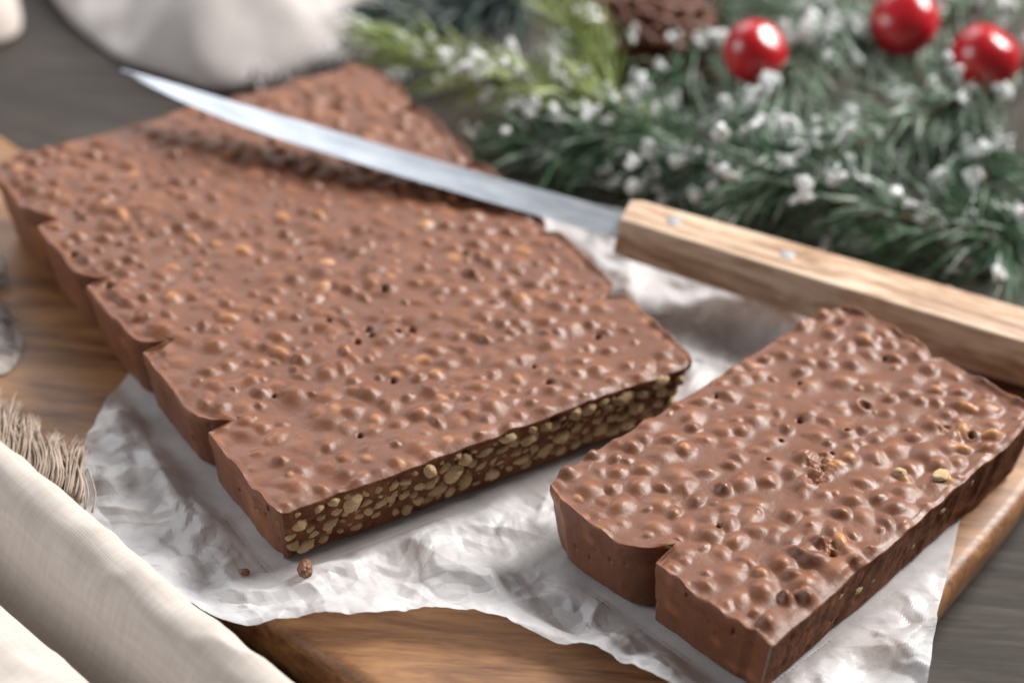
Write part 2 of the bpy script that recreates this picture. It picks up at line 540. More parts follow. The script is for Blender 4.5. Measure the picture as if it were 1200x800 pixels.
def chocolate(name, label, loc, rot, Wd, Ln, T, step, left, right, frontline, seed, holes, tap, bare_spots=(), rmin=0.62, kk_=0.045, dexp=0.8, hs=1.0, ramp_=1.0, crumbly=(), ar=(0.20, 0.37)):
    root = thing(name, label, 'chocolate', loc, rot)
    nu, nv = int(Wd / step) + 1, int(Ln / step) + 1
    u, v = np.meshgrid(np.linspace(0, Wd, nu), np.linspace(0, Ln, nv))
    # plan outline with scalloped notches on the moulded long sides
    yl = v[:, 0]
    nL = notch(yl, left, 0.75, 1.0, 0.13) + 0.09 * (fbm(yl * 1.1, yl * 0 + 3, seed + 1) - 0.5)
    nR = notch(yl, right, 0.5, 0.55, 0.18) + 0.12 * (fbm(yl * 1.1, yl * 0 + 8, seed + 2) - 0.5)
    for k, (y0, _) in enumerate(left):          # slight bow of every segment
        nL += 0.0
    x = u + nL[:, None] * np.exp(-u / 0.8) - nR[:, None] * np.exp(-(Wd - u) / 0.8)
    fx = u[0]
    fo = frontline(fx) + 0.13 * (fbm(fx * 1.3, fx * 0 + 5, seed + 3, 5) - 0.5)
    bo_ = 0.10 * (fbm(fx * 1.0, fx * 0 + 15, seed + 4, 4) - 0.5)
    y = v + fo[None, :] * (1 - v / Ln) ** 3 + bo_[None, :] * (v / Ln) ** 8
    # rounded plan corners
    def corner(cx, cy, rad):
        nonlocal x, y
        dx, dy = x - cx, y - cy
        ax, ay = np.clip(1 - np.abs(dx) / rad, 0, 1), np.clip(1 - np.abs(dy) / rad, 0, 1)
        k = (ax * ay) ** 1.0 * 0.28 * rad
        x += k * np.sign(Wd / 2 - cx); y += k * np.sign(Ln / 2 - cy)
    corner(0, 0, 0.35); corner(Wd, 0, 0.35); corner(0, Ln, 0.7); corner(Wd, Ln, 0.9)
    # grains under the chocolate
    h = np.zeros_like(x); grain = np.zeros_like(x); bare = np.zeros_like(x)
    k = kk_
    acc = np.zeros_like(x)
    r = np.random.default_rng(seed)
    big = poisson(Wd, Ln, rmin, int(Wd * Ln * 22), seed + 5)
    small = poisson(Wd, Ln, 0.55, int(Wd * Ln * 5), seed + 6)
    items = [(p + r.normal(0, 0.05, 2), r.uniform(*ar), r.uniform(0.62, 1.0), hs * r.uniform(0.08, 0.24)) for p in big if r.random() > 0.10]
    items += [(p, r.uniform(0.12, 0.21), r.uniform(0.65, 1.0), r.uniform(0.05, 0.12)) for p in small]
    items += [(np.array(p), 0.27, 0.6, 0.19) for p in bare_spots]
    for idx, (p, a, asp, ht) in enumerate(items):
        # calmer, flatter patches here and there, as in a poured bar
        calm = float(vnoise(p[0] * 0.33 + 4, p[1] * 0.33 + seed, seed + 9))
        ht = ht * (0.6 + 0.6 * calm)
        a *= 0.92 + 0.2 * calm
        th = r.uniform(0, math.pi)
        i0, i1 = np.searchsorted(yl, [p[1] - a * 1.7, p[1] + a * 1.7])
        j0, j1 = np.searchsorted(fx, [p[0] - a * 1.7, p[0] + a * 1.7])
        if i1 <= i0 or j1 <= j0:
            continue
        X, Y = x[i0:i1, j0:j1] - p[0], y[i0:i1, j0:j1] - p[1]
        c_, s_ = math.cos(th), math.sin(th)
        X, Y = (c_ * X + s_ * Y) / a, (-s_ * X + c_ * Y) / (a * asp)
        rr = X * X + Y * Y + 0.08 * (vnoise(X * 1.7 + idx * 3.1, Y * 1.7, seed) - 0.5)
        dome = np.exp(-(np.clip(rr, 0, None) * 1.12) ** dexp)
        acc[i0:i1, j0:j1] += (ht * dome) ** kk_
        isb = idx >= len(items) - len(bare_spots)
        thin = r.random()
        if isb:
            bare[i0:i1, j0:j1] = np.maximum(bare[i0:i1, j0:j1], np.clip(dome * 2.2 - 0.6, 0, 1) * r.uniform(0.6, 1.0))
        elif thin > 0.35:
            grain[i0:i1, j0:j1] = np.maximum(grain[i0:i1, j0:j1], np.clip(dome * 1.5 - 0.4, 0, 1) * (0.18 + 0.5 * (thin - 0.35)))
            if thin > 0.965:
                bare[i0:i1, j0:j1] = np.maximum(bare[i0:i1, j0:j1], np.clip(dome * 2.5 - 1.3, 0, 1) * 0.5)
    h = (acc + 1e-9) ** (1 / k)
    h += 0.16 * (fbm(x * 0.35, y * 0.35, seed + 21, 2) - 0.5) + 0.10 * (fbm(x * 1.1, y * 1.1, seed + 24, 2) - 0.5) + 0.012 * (fbm(x * 4, y * 4, seed + 22, 3) - 0.5)
    ex = np.minimum(u, Wd - u)
    # moulded rim: a thin lip left where the chocolate met the tin
    lip = np.exp(-(ex / 0.11) ** 2) * (-0.06 + 0.30 * fbm(x * 0 + yl[:, None] * 1.6, x * 0 + (u > Wd / 2) * 9.0, seed + 23, 3))
    damp = np.clip(ex / 0.45, 0.25, 1)
    dampf = np.clip(v / 0.2, 0.55, 1)
    h = h * damp * dampf + lip - 0.05 * np.clip(1 - v / 0.12, 0, 1)
    for (hx, hy, hr) in holes:
        d2 = ((x - hx) ** 2 + (y - hy) ** 2) / (hr * hr)
        h -= 0.24 * np.exp(-d2 ** 1.5)
        grain *= 1 - np.exp(-d2 * 0.3)
    for (hx, hy, hr) in crumbly:
        d2 = ((x - hx) ** 2 + (y - hy) ** 2) / (hr * hr)
        w_ = np.exp(-d2 ** 2)
        h = h * (1 - 0.4 * w_) + w_ * 0.30 * (fbm(x * 6, y * 6, seed + 40, 4) - 0.62)
        grain = np.maximum(grain, w_ * 0.8 * fbm(x * 7, y * 7, seed + 41, 2))
    z = T + h - 0.05
    # ---- walls
    ring = np.concatenate([np.arange(nu), np.arange(1, nv) * nu + nu - 1, (nv - 1) * nu + np.arange(nu - 2, -1, -1), np.arange(nv - 2, 0, -1) * nu])
    top = np.stack([x, y, z], -1).reshape(-1, 3)
    rim = top[ring]
    nr = len(ring)
    isf = np.zeros(nr); isf[:nu] = 1.0
    fu = np.zeros(nr); fu[:nu] = np.clip(np.minimum(fx, Wd - fx) / 0.35, 0, 1)
    K = 34
    V = [top]; A_g = [grain.ravel()]; A_b = [bare.ravel()]
    per = np.concatenate([[0], np.cumsum(np.linalg.norm(np.diff(rim[:, :2], axis=0), axis=1))])
    for kk in range(1, K + 1):
        f = kk / K
        zz = rim[:, 2] * (1 - f)
        ins = tap * f - 0.035 * math.sin(math.pi * min(1, f * 4)) * (1 - isf) + 0.16 * max(0, (f - 0.9) / 0.1) ** 2
        ins = ins - 0.10 * (fbm(per * 1.2, zz * 0.9, seed + 31, 4) - 0.5)
        ins = ins + 0.13 * np.clip(vnoise(per * 4.2, zz * 5.0, seed + 37) - 0.86, 0, 1) / 0.14 * (zz > 0.7)
        # the knife-cut end is rough and pitted, with a solid base layer
        rough = (fbm(per * 2.1, zz * 2.1, seed + 33, 5) - 0.45) * 0.15 * ramp_ * (zz > 0.22)
        pit = -0.16 * ramp_ * np.clip(vnoise(per * 3.1, zz * 3.1, seed + 35) - 0.72, 0, 1) / 0.28
        band = np.clip((rim[:, 2] - zz) / 0.16, 0, 1)
        ins_f = tap * 0.9 * f - (rough + pit) * fu * band * np.clip(fu, 0, 1) + 0.10 * max(0, (f - 0.93) / 0.07) ** 2
        xx = Wd / 2 + (rim[:, 0] - Wd / 2) * (1 - tap * (f if True else 0) / (Wd / 2))
        xx = np.where(isf > 0, xx, Wd / 2 + (rim[:, 0] - Wd / 2) * (1 - ins / (Wd / 2)))
        yy = Ln / 2 + (rim[:, 1] - Ln / 2) * (1 - np.where(isf > 0, ins_f, ins) / (Ln / 2))
        V.append(np.stack([xx, yy, zz], -1)); A_g.append(np.clip((vnoise(per * 1.9, zz * 2.1, seed + 51) - 0.74) * 4, 0, 1) * 0.7 * (1 - isf)); A_b.append(np.zeros(nr))
    V = np.concatenate(V)
    Fs = [grid_faces(nv, nu)]
    idx = [0] * len(Fs[0])
    base = nu * nv
    prev = ring
    sidx = []
    for kk in range(K):
        cur = base + kk * nr + np.arange(nr)
        q = np.stack([prev, cur, np.roll(cur, -1), np.roll(prev, -1)], -1)
        Fs.append(q)
        mi = np.zeros(nr, int); mi[4:nu - 5] = 1
        sidx.append(mi)
        prev = cur
    mi = np.concatenate([np.zeros(len(Fs[0]), int)] + sidx)
    Fq = np.concatenate(Fs)
    me = mesh_of('body', V, Fq, [M['choc'], M['cut']], True, mi, attr={'grain': np.concatenate(A_g), 'bare': np.concatenate(A_b)})
    link('body', me, root)
    # flat underside
    bot = V[prev]
    bz = bot.copy(); bz[:, 2] += 0.002
    link('underside', mesh_of('underside', bz, [tuple(range(nr - 1, -1, -1))], M['choc'], False), root)
    return root


def crisp_mesh(seed):
    r = np.random.default_rng(seed)
    bm = bmesh.new()
    bmesh.ops.create_icosphere(bm, subdivisions=3, radius=1.0)
    for vv in bm.verts:
        p = np.array(vv.co)
        nse = fbm(np.array(p[0] * 1.4 + seed), np.array(p[1] * 1.4 + p[2] * 1.9), seed, 3) - 0.5
        n2 = fbm(np.array(p[0] * 4 + seed + p[2] * 3), np.array(p[1] * 4 - p[2] * 2), seed + 5, 2) - 0.5
        s = 1 + 0.5 * float(nse) + 0.28 * float(n2)
        vv.co = vv.co * s
    me = bpy.data.meshes.new('rice_crisp')
    bm.to_mesh(me); bm.free()
    me.materials.append(M['rice'])
    me.polygons.foreach_set('use_smooth', np.full(len(me.polygons), True, dtype=bool))
    me.transform(Matrix.Scale(CM, 4))
    return me


CR = [crisp_mesh(40 + i) for i in range(6)]


def add_crisp(root, p, a, flat, r):
    o = bpy.data.objects.new('rice_crisp', CR[int(r.integers(0, len(CR)))])
    COL.objects.link(o)
    o.parent = root
    o.location = Vector(p) * CM
    th = r.uniform(-1.2, 1.2)
    o.rotation_euler = (0, th, 0)
    o.scale = (a * r.uniform(0.95, 1.35), flat, a * r.uniform(0.7, 0.95))
    return o


SLAB_T = 2.0
slab_ang = math.radians(35.5)
slab = chocolate('chocolate_slab', 'large crispy milk chocolate slab with cut end, lying beneath the knife blade', (-5.16, 42.08, 0.0), slab_ang,
                 12.15, 16.6, SLAB_T, 0.032,
                 [(3.5, 1.0), (7.0, 1.1), (10.2, 1.0), (13.3, 0.9)], [(3.34, 1.1), (6.6, 0.8), (10.3, 0.9), (13.7, 1.0)],
                 lambda q: 0.0 * q, 3,
                 [(6.68, 6.33, .09), (5.51, 5.16, .085), (5.45, 4.9, .07), (6.09, 4.68, .08), (6.47, 4.6, .085), (4.98, 4.8, .08), (8.35, 1.08, .10), (4.95, 2.98, .07),
                  (10.53, 2.1, .07), (10.92, 3.57, .07), (8.37, 1.82, .05), (0.35, 11.62, .13), (0.5, 9.81, .12), (5.48, 8.76, .07), (4.76, 5.9, .07), (9.45, 6.81, .07), (3.2, 1.6, .06), (2.1, 3.9, .05)], 0.42,
                 [(2.6, 7.2), (9.6, 4.3), (4.3, 9.7), (6.0, 8.2), (6.9, 10.2), (5.4, 7.3), (3.4, 10.8), (9.2, 8.4), (2.2, 12.6)], 0.43, 2.2, 1.05, 0.78)
r = np.random.default_rng(5)
cand = []
for _ in range(3500):
    x0 = r.uniform(0.5, 11.7); z0 = r.uniform(0.36, 1.72)
    dens = 0.25 if x0 < 2.2 else (0.5 if x0 < 3.4 else 1.0)
    if r.random() > dens: continue
    a = r.uniform(0.15, 0.25) if len(cand) < 75 else r.uniform(0.07, 0.16)
    if all((x0 - q[0]) ** 2 + ((z0 - q[1]) * 1.1) ** 2 > (0.98 * (a + q[2])) ** 2 for q in cand):
        cand.append((x0, z0, a))
    if len(cand) > 260: break
for x0, z0, a in cand:
    f = 1 - z0 / SLAB_T
    add_crisp(slab, (x0, 0.42 * 0.9 * f + r.uniform(-0.02, 0.05), z0), a, a * 0.66, r)

PIECE_T = 2.02
piece = chocolate('chocolate_bar_piece', 'smaller cut piece of crispy milk chocolate in front of the wooden knife handle', (5.88, 39.18, 0.0), math.radians(48.0),
                  11.5, 6.75, PIECE_T, 0.027,
                  [(3.24, 1.15)], [(3.56, 0.5)],
                  lambda q: -0.38 + 0.062 * q, 58,
                  [(8.47, 3.55, .14), (7.25, 3.19, .07), (5.67, 2.73, .08), (6.76, 4.25, .07), (5.77, 4.06, .05), (10.41, 4.4, .07), (9.47, 1.02, .08), (5.91, 6.25, .05),
                   (3.41, .59, .09), (4.9, 3.75, .06), (6.3, 2.9, .06), (2.2, 3.0, .05), (7.9, 5.2, .05)], 0.32,
                  [(8.9, 0.9), (9.5, 1.3), (6.9, 1.2), (6.0, 2.6), (3.9, 0.75), (7.6, 0.45), (10.3, 1.7), (9.9, 0.7)], 0.46, 2.4, 1.15, 1.02, 0.45, [(5.75, 2.8, 0.36), (5.2, 2.55, 0.25), (3.5, 0.7, 0.22), (9.2, 1.6, 0.2)])
cand = []
for _ in range(900):
    x0 = r.uniform(0.4, 11.2); z0 = r.uniform(0.3, 1.5)
    if x0 > 6 and r.random() < 0.5: continue
    a = r.uniform(0.08, 0.17)
    if all((x0 - q[0]) ** 2 + (z0 - q[1]) ** 2 > (1.5 * (a + q[2])) ** 2 for q in cand):
        cand.append((x0, z0, a))
for x0, z0, a in cand[:18]:
    f = 1 - z0 / PIECE_T
    add_crisp(piece, (x0, -0.38 + 0.062 * x0 + 0.29 * f + r.uniform(0.03, 0.09), z0), a, a * 0.55, r)
# a few crisps breaking through the top
for (x0, y0, a) in ((6.95, 1.3, 0.16), (7.6, 0.55, 0.2), (3.95, 0.8, 0.11)):
    o = add_crisp(piece, (x0, y0, PIECE_T + 0.02), a, a, r)
    o.scale.z = 0.12
    o.name = 'rice_crisp'

# ------------------------------------------------------------------ parchment
def coons(front, right, back, left, n, m):
    Fr, Bk = spline(front, n), spline(back, n)
    Lf, Rt = spline(left, m), spline(right, m)
    s = np.linspace(0, 1, n)[None, :, None]; tt = np.linspace(0, 1, m)[:, None, None]
    C = (1 - tt) * Fr[None] + tt * Bk[None] + (1 - s) * Lf[:, None] + s * Rt[:, None]
    C -= (1 - s) * (1 - tt) * Fr[0] + s * (1 - tt) * Fr[-1] + (1 - s) * tt * Bk[0] + s * tt * Bk[-1]
    return C


def rect_dist(x, y, ox, oy, ang, w, l):
    """signed distance outside a rotated rectangle (negative inside)"""
    c_, s_ = math.cos(ang), math.sin(ang)
    X, Y = (x - ox) * c_ + (y - oy) * s_, -(x - ox) * s_ + (y - oy) * c_
    dx = np.maximum(-X, X - w); dy = np.maximum(-Y, Y - l)
    return np.where((dx > 0) & (dy > 0), np.hypot(np.maximum(dx, 0), np.maximum(dy, 0)), np.maximum(dx, dy))


front = [(-9.95, 42.3), (-8.0, 40.9), (-5.55, 40.15), (-4.4, 40.35), (-3.4, 40.3), (-1.9, 40.75), (-0.5, 40.85), (0.5, 40.65), (1.4, 40.25), (2.3, 39.95), (3.2, 39.4), (5.0, 38.5), (7.2, 38.4), (9.75, 38.7)]
right_ = [(9.75, 38.7), (10.02, 40.1), (10.55, 42.6), (11.2, 45.06), (11.9, 48.0), (12.4, 51.0), (12.6, 54.6)]
back = [(-8.6, 57.0), (-3.0, 57.4), (1.5, 58.6), (6.0, 57.0), (9.5, 55.6), (12.6, 54.6)]
left_ = [(-9.95, 42.3), (-10.35, 43.6), (-10.6, 45.3), (-10.35, 47.0), (-9.95, 49.2), (-9.0, 52.5), (-8.6, 57.0)]
NP, MP = 430, 340
C = coons(front, right_, back, left_, NP, MP)
px_, py_ = C[..., 0].copy(), C[..., 1].copy()
# ragged torn edges
ts = np.linspace(0, 1, MP)[:, None]
py_ += 0.10 * (fbm(px_ * 1.6, px_ * 0 + 2, 71, 4) - 0.5) * (1 - ts) ** 6
px_ += 0.05 * (fbm(py_ * 1.6, py_ * 0 + 2, 72, 4) - 0.5)
wx = px_ + 1.1 * (fbm(px_ * 0.5, py_ * 0.5, 73, 3) - 0.5)
wy = py_ + 1.1 * (fbm(px_ * 0.5 + 40, py_ * 0.5, 74, 3) - 0.5)
cr = 0.50 * (facet(wx / 2.1, wy / 2.1, 75)) + 0.30 * facet(wx / 1.0 + 5, wy / 1.0, 76) + 0.20 * facet(wx / 0.46 + 2, wy / 0.46, 77) + 0.06 * facet(wx / 0.24, wy / 0.24, 78)
rl = np.random.default_rng(33)
for k_ in range(13):       # long sharp folds running across the sheet
    th_, wl, ph = rl.uniform(0, math.pi), rl.uniform(1.2, 3.6), rl.uniform(0, 5)
    tt_ = (px_ * math.cos(th_) + py_ * math.sin(th_) + 0.5 * (fbm(px_ * 0.3, py_ * 0.3, 300 + k_, 2) - 0.5)) / wl + ph
    tri = np.abs(tt_ - np.floor(tt_) - 0.5) * 2
    mk_ = np.clip((fbm(px_ * 0.28 + 7 * k_, py_ * 0.28, 320 + k_, 2) - 0.45) * 5, 0, 1)
    cr = cr + (tri ** 1.25 - 0.3) * 0.19 * mk_
cr = cr - 0.36
d1 = rect_dist(px_, py_, -5.16, 42.08, slab_ang, 12.1, 16.3)
d2 = rect_dist(px_, py_, 5.88, 39.18, math.radians(48), 11.5, 6.8)
dd = np.minimum(d1, d2)
msk = np.clip((dd + 0.15) / 1.1, 0, 1)
msk = msk * msk * (3 - 2 * msk)
pz = -0.035 + np.maximum(cr, 0.0) * msk * 0.95 + 0.004 * facet(px_ / 0.5, py_ / 0.5, 79)
pz = pz + np.minimum(cr, 0) * 0.0
# the front edge lifts a little off the board, then sags over its rim
lift = np.exp(-((ts * 20.0) / 1.2) ** 2)
pz += 0.20 * lift * msk * (0.3 + fbm(px_ * 0.7, px_ * 0, 80, 3))
pz = np.where(dd < 0.05, np.minimum(pz, -0.012), pz)
uvp = np.stack([px_, py_], -1).reshape(-1, 2)
pa = link('parchment_paper', mesh_of('parchment_paper', np.stack([px_ - 0, py_ - 48, pz], -1).reshape(-1, 3), grid_faces(MP, NP), M['paper'], False, uv=uvp), None, (0, 48, 0))
tag(pa, 'crumpled translucent white parchment paper under the chocolate', 'paper')

# ------------------------------------------------------------------ crumbs
for (x0, y0, s, lab, sd) in ((-5.87, 42.0, 0.13, 'small flat chocolate crumb on parchment, the one nearer the linen cloth', 3), (-4.43, 41.85, 0.22, 'larger chocolate crumb on parchment just below the slab corner', 8)):
    bm = bmesh.new()
    bmesh.ops.create_icosphere(bm, subdivisions=3, radius=1.0)
    for vv in bm.verts:
        p = vv.co
        k = 1 + 0.9 * (float(fbm(np.array(p.x * 1.6 + sd), np.array(p.y * 1.6 + p.z * 1.3), sd, 3)) - 0.5)
        vv.co = Vector((p.x * s * 1.15, p.y * s * 0.8, p.z * s * (0.45 if sd == 3 else 0.8))) * k * CM
    me = bpy.data.meshes.new('chocolate_crumb'); bm.to_mesh(me); bm.free()
    me.materials.append(M['crumb'])
    kz = np.unravel_index(np.argmin((px_ - x0) ** 2 + (py_ - y0) ** 2), px_.shape)
    o = link('chocolate_crumb', me, None, (x0, y0, float(pz[kz[0] - 3:kz[0] + 4, kz[1] - 3:kz[1] + 4].max()) + (0.04 if sd == 3 else 0.11)))
    o.rotation_euler = (0, 0, sd)
    tag(o, lab, 'crumb', 'crumbs on the parchment')

# ------------------------------------------------------------------ knife
H0 = Vector((2.774, 55.02, 1.92))
X = Vector((0.9569, -0.2640, -0.0800)).normalized()
Y0 = Vector((0, 0, 1)).cross(X).normalized()
Z0 = X.cross(Y0)
kn = thing('kitchen_knife', 'steel knife with wooden handle, blade resting across the chocolate slab', 'knife', H0)
roll = math.radians(-3)
Rm = Matrix((X, Y0, Z0)).transposed().to_4x4() @ Matrix.Rotation(roll, 4, 'X')
kn.rotation_euler = Rm.to_euler()
# local: +x to the butt, -x to the tip, +y away from the camera (spine), -y the cutting edge
LB = 15.05
nx, ny = 120, 17
V, Fq = [], []
for side in (0, 1):
    for i in range(nx):
        f = i / (nx - 1)
        xx = 0.55 - (LB + 0.55) * f
        s = -xx / LB
        spine = 0.60 - 0.20 * max(s, 0) - 0.6 * max(0, s - 0.5) ** 2
        edge = -0.66 + 0.02 * s
        if s > 0.62:
            q = (s - 0.62) / 0.38
            edge = edge + (spine - edge) * (0.10 * q + 0.9 * q ** 2.6) * 0.985
        bow = -0.16 * math.sin(math.pi * min(1, max(0, s)))
        spine += bow; edge += bow
        for j in range(ny):
            g = j / (ny - 1)
            yy = edge + (spine - edge) * g
            th = 0.075 * min(1.0, g / 0.55) * (1 - 0.55 * max(s, 0)) + 0.004
            V.append((xx, yy, th if side == 0 else -th))
gf = grid_faces(nx, ny)
Fq = [tuple(q[::-1]) for q in gf] + [tuple(q + nx * ny) for q in gf]
def bl(i, j, sd): return sd * nx * ny + i * ny + j
for i in range(nx - 1):
    Fq.append((bl(i, 0, 0), bl(i + 1, 0, 0), bl(i + 1, 0, 1), bl(i, 0, 1)))
    Fq.append((bl(i, ny - 1, 0), bl(i, ny - 1, 1), bl(i + 1, ny - 1, 1), bl(i + 1, ny - 1, 0)))
Fq.append(tuple(bl(nx - 1, j, 0) for j in range(ny)) + tuple(bl(nx - 1, j, 1) for j in range(ny - 1, -1, -1)))
me = mesh_of('blade', np.array(V), Fq, M['steel'], True)
bl_o = link('blade', me, kn)
md = bl_o.modifiers.new('edge', 'EDGE_SPLIT'); md.split_angle = math.radians(35)
# handle: two scales around the tang read as one bevelled wooden block
def box_loft(stations, bevel=0.12, nb=4):
    V, Fc = [], []
    n = 4 * nb
    for (xx, y0, y1, z0, z1) in stations:
        for ci, (cx, cy) in enumerate(((y1, z1), (y0, z1), (y0, z0), (y1, z0))):
            sx = 1 if cx == y1 else -1; sy = 1 if cy == z1 else -1
            for k in range(nb):
                a = math.pi / 2 * (ci + k / (nb - 1))
                V.append((xx, cx - sx * bevel + bevel * math.cos(a), cy - sy * bevel + bevel * math.sin(a)))
    for s in range(len(stations) - 1):
        for j in range(n):
            j2 = (j + 1) % n
            Fc.append((s * n + j, s * n + j2, (s + 1) * n + j2, (s + 1) * n + j))
    Fc.append(tuple(range(n))[::-1]); Fc.append(tuple((len(stations) - 1) * n + j for j in range(n)))
    return V, Fc
sts = []
for f in np.linspace(0, 1, 40):
    xx = 12.6 * f
    wy = 0.62 + 0.20 * f + 0.05 * math.sin(f * math.pi)
    hz = 0.60 + 0.10 * f
    e = 0.0
    if f > 0.94: e = 0.25 * ((f - 0.94) / 0.06) ** 2
    if f < 0.012: e = 0.05
    sts.append((xx, -wy + e, wy - e, -hz + e, hz - e))
V, Fq = box_loft(sts, 0.07)
h_o = link('handle', mesh_of('handle', np.array(V), Fq, M['handle'], True), kn)
md = h_o.modifiers.new('edge', 'EDGE_SPLIT'); md.split_angle = math.radians(50)
for xr in (1.35, 4.55):
    V, Fc = [], []
    zt = 0.60 + 0.10 * xr / 12.6
    for zz, rr in ((zt - 0.1, 0.22), (zt + 0.008, 0.22), (zt + 0.02, 0.19), (zt + 0.024, 0.0001)):
        for j in range(24):
            V.append((xr + rr * math.cos(j * math.pi / 12), 0.03 + rr * math.sin(j * math.pi / 12), zz))
    for k in range(3):
        for j in range(24):
            Fc.append((k * 24 + j, k * 24 + (j + 1) % 24, (k + 1) * 24 + (j + 1) % 24, (k + 1) * 24 + j))
    link('rivet', mesh_of('rivet', np.array(V), Fc, M['rivet']), h_o)

# ------------------------------------------------------------------ linen cloths
def sweep_cloth(name, p0, p1, profile, n_along, n_prof, wob, seed, mat, parent, bend=None):
    """profile (q, z) swept from p0 to p1; q runs to the right of the sweep direction reversed"""
    p0, p1 = np.array(p0, float), np.array(p1, float)
    d = p1 - p0; Ld = np.linalg.norm(d); d /= Ld
    nrm = np.array([d[1], -d[0]])        # pointing away from the slab
    pr = spline(profile, n_prof)
    arc = np.concatenate([[0], np.cumsum(np.linalg.norm(np.diff(pr, axis=0), axis=1))])
    s = np.linspace(0, 1, n_along)
    S, Q = np.meshgrid(s, np.arange(n_prof), indexing='ij')
    q = pr[:, 0][None, :] * np.ones_like(S); z = pr[:, 1][None, :] * np.ones_like(S)
    al = S * Ld
    aw = arc[None, :] * np.ones_like(S)
    q = q + wob * (fbm(al * 0.13, aw * 0.2, seed, 3) - 0.5) * 2
    z = z + wob * 0.8 * (fbm(al * 0.16 + 30, aw * 0.35, seed + 2, 3) - 0.5) * 2 * np.clip((z + 2) / 1.5, 0, 1)
    rg = 1 - np.abs(2 * fbm(al * 0.55 + aw * 0.35, aw * 0.5 - al * 0.2, seed + 6, 2) - 1)
    z = z + wob * 1.7 * (rg - 0.75) * np.clip((z + 2) / 1.5, 0, 1)
    z = z + 0.05 * (fbm(al * 1.1, aw * 1.1, seed + 4, 3) - 0.5)
    z = np.maximum(z, -1.94)
    if bend is not None:
        q = q + bend(S)[...]
    xx = p0[0] + d[0] * al + nrm[0] * q
    yy = p0[1] + d[1] * al + nrm[1] * q
    uv = np.stack([al, aw], -1).reshape(-1, 2)
    me = mesh_of(name, np.stack([xx, yy, z], -1).reshape(-1, 3) - np.array([p0[0], p0[1], 0]), grid_faces(n_along, n_prof), mat, True, uv=uv)
    return me, (p0[0], p0[1], 0)


napkin = thing('linen_napkin', 'folded natural linen napkin with frayed fringe in the near left corner', 'napkin', (-12.28, 45.37, -2.0))
prof = [(1.3, -1.9), (0.35, -1.5), (-0.02, -0.6), (-0.12, 0.2), (0.0, 0.75), (0.25, 1.05), (0.6, 1.12), (1.0, 0.92), (1.3, 0.4), (1.5, -0.4), (1.7, -1.1), (2.05, -1.5),
        (2.4, -1.3), (2.65, -0.7), (2.85, -0.1), (3.2, 0.3), (3.8, 0.6), (5.0, 0.8), (7.0, 0.5), (10.0, -0.5), (14, -1.7)]
dirv = np.array([8.26, -7.6]) / math.hypot(8.26, 7.6)
p0 = np.array([-12.28, 45.37]) - dirv * 7; p1 = np.array([-4.02, 37.77]) + dirv * 8
me, org = sweep_cloth('folded_cloth', p0, p1, prof, 170, 150, 0.14, 91, M['linen'], None)
o = link('folded_cloth', me, napkin)
o.location = Vector((org[0] + 12.28, org[1] - 45.37, 2.0)) * CM
md = o.modifiers.new('thickness', 'SOLIDIFY'); md.thickness = 0.0008; md.offset = -1
# lower layer whose edge peeps out below the fold
prof2 = [(1.2, -1.7), (0.3, -1.2), (-0.12, -0.5), (-0.26, 0.05), (-0.2, 0.38), (0.1, 0.5), (0.6, 0.5)]
me, org = sweep_cloth('hem_layer', p0 + dirv * 11.2, p0 + dirv * 15.2, prof2, 60, 40, 0.05, 95, M['linen'], None, bend=lambda S: 0.30 * (np.abs(S - 0.5) * 2) ** 2)
o = link('hem_layer', me, napkin)
o.location = Vector((org[0] + 12.28, org[1] - 45.37, 2.0)) * CM
# frayed fringe lying over the board
mb = MB()
rf = np.random.default_rng(21)
for i in range(460):
    s = rf.uniform(-0.35, 1.0)
    b = np.array([-12.55 + 2.55 * s, 45.75 - 1.75 * s, 0.55 + rf.uniform(-0.2, 0.25)])
    b[:2] += rf.normal(0, 0.10, 2)
    cl = math.floor(s * 11)
    lean = -0.25 + 0.18 * math.sin(cl * 2.3) + rf.normal(0, 0.035)
    ln = 1.85 + 0.25 * math.sin(cl * 1.7) + rf.normal(0, 0.10)
    e = b + np.array([lean * ln, ln, 0]); e[2] = 0.08 + rf.uniform(0, 0.18)
    mid = (b + e) / 2 + np.array([rf.normal(0, 0.03), 0, 0.22 + rf.normal(0, 0.05)])
    mb.add(*tube(spline([b - [0, 0.5, 0.1], b, mid, e], 9), np.linspace(0.026, 0.016, 9), 4))
fv = np.array(mb.v) - [-12.28, 45.37, -2.0]
fo = link('fringe', mesh_of('fringe', fv, mb.f, M['thread']), napkin)
fo['kind'] = 'stuff'

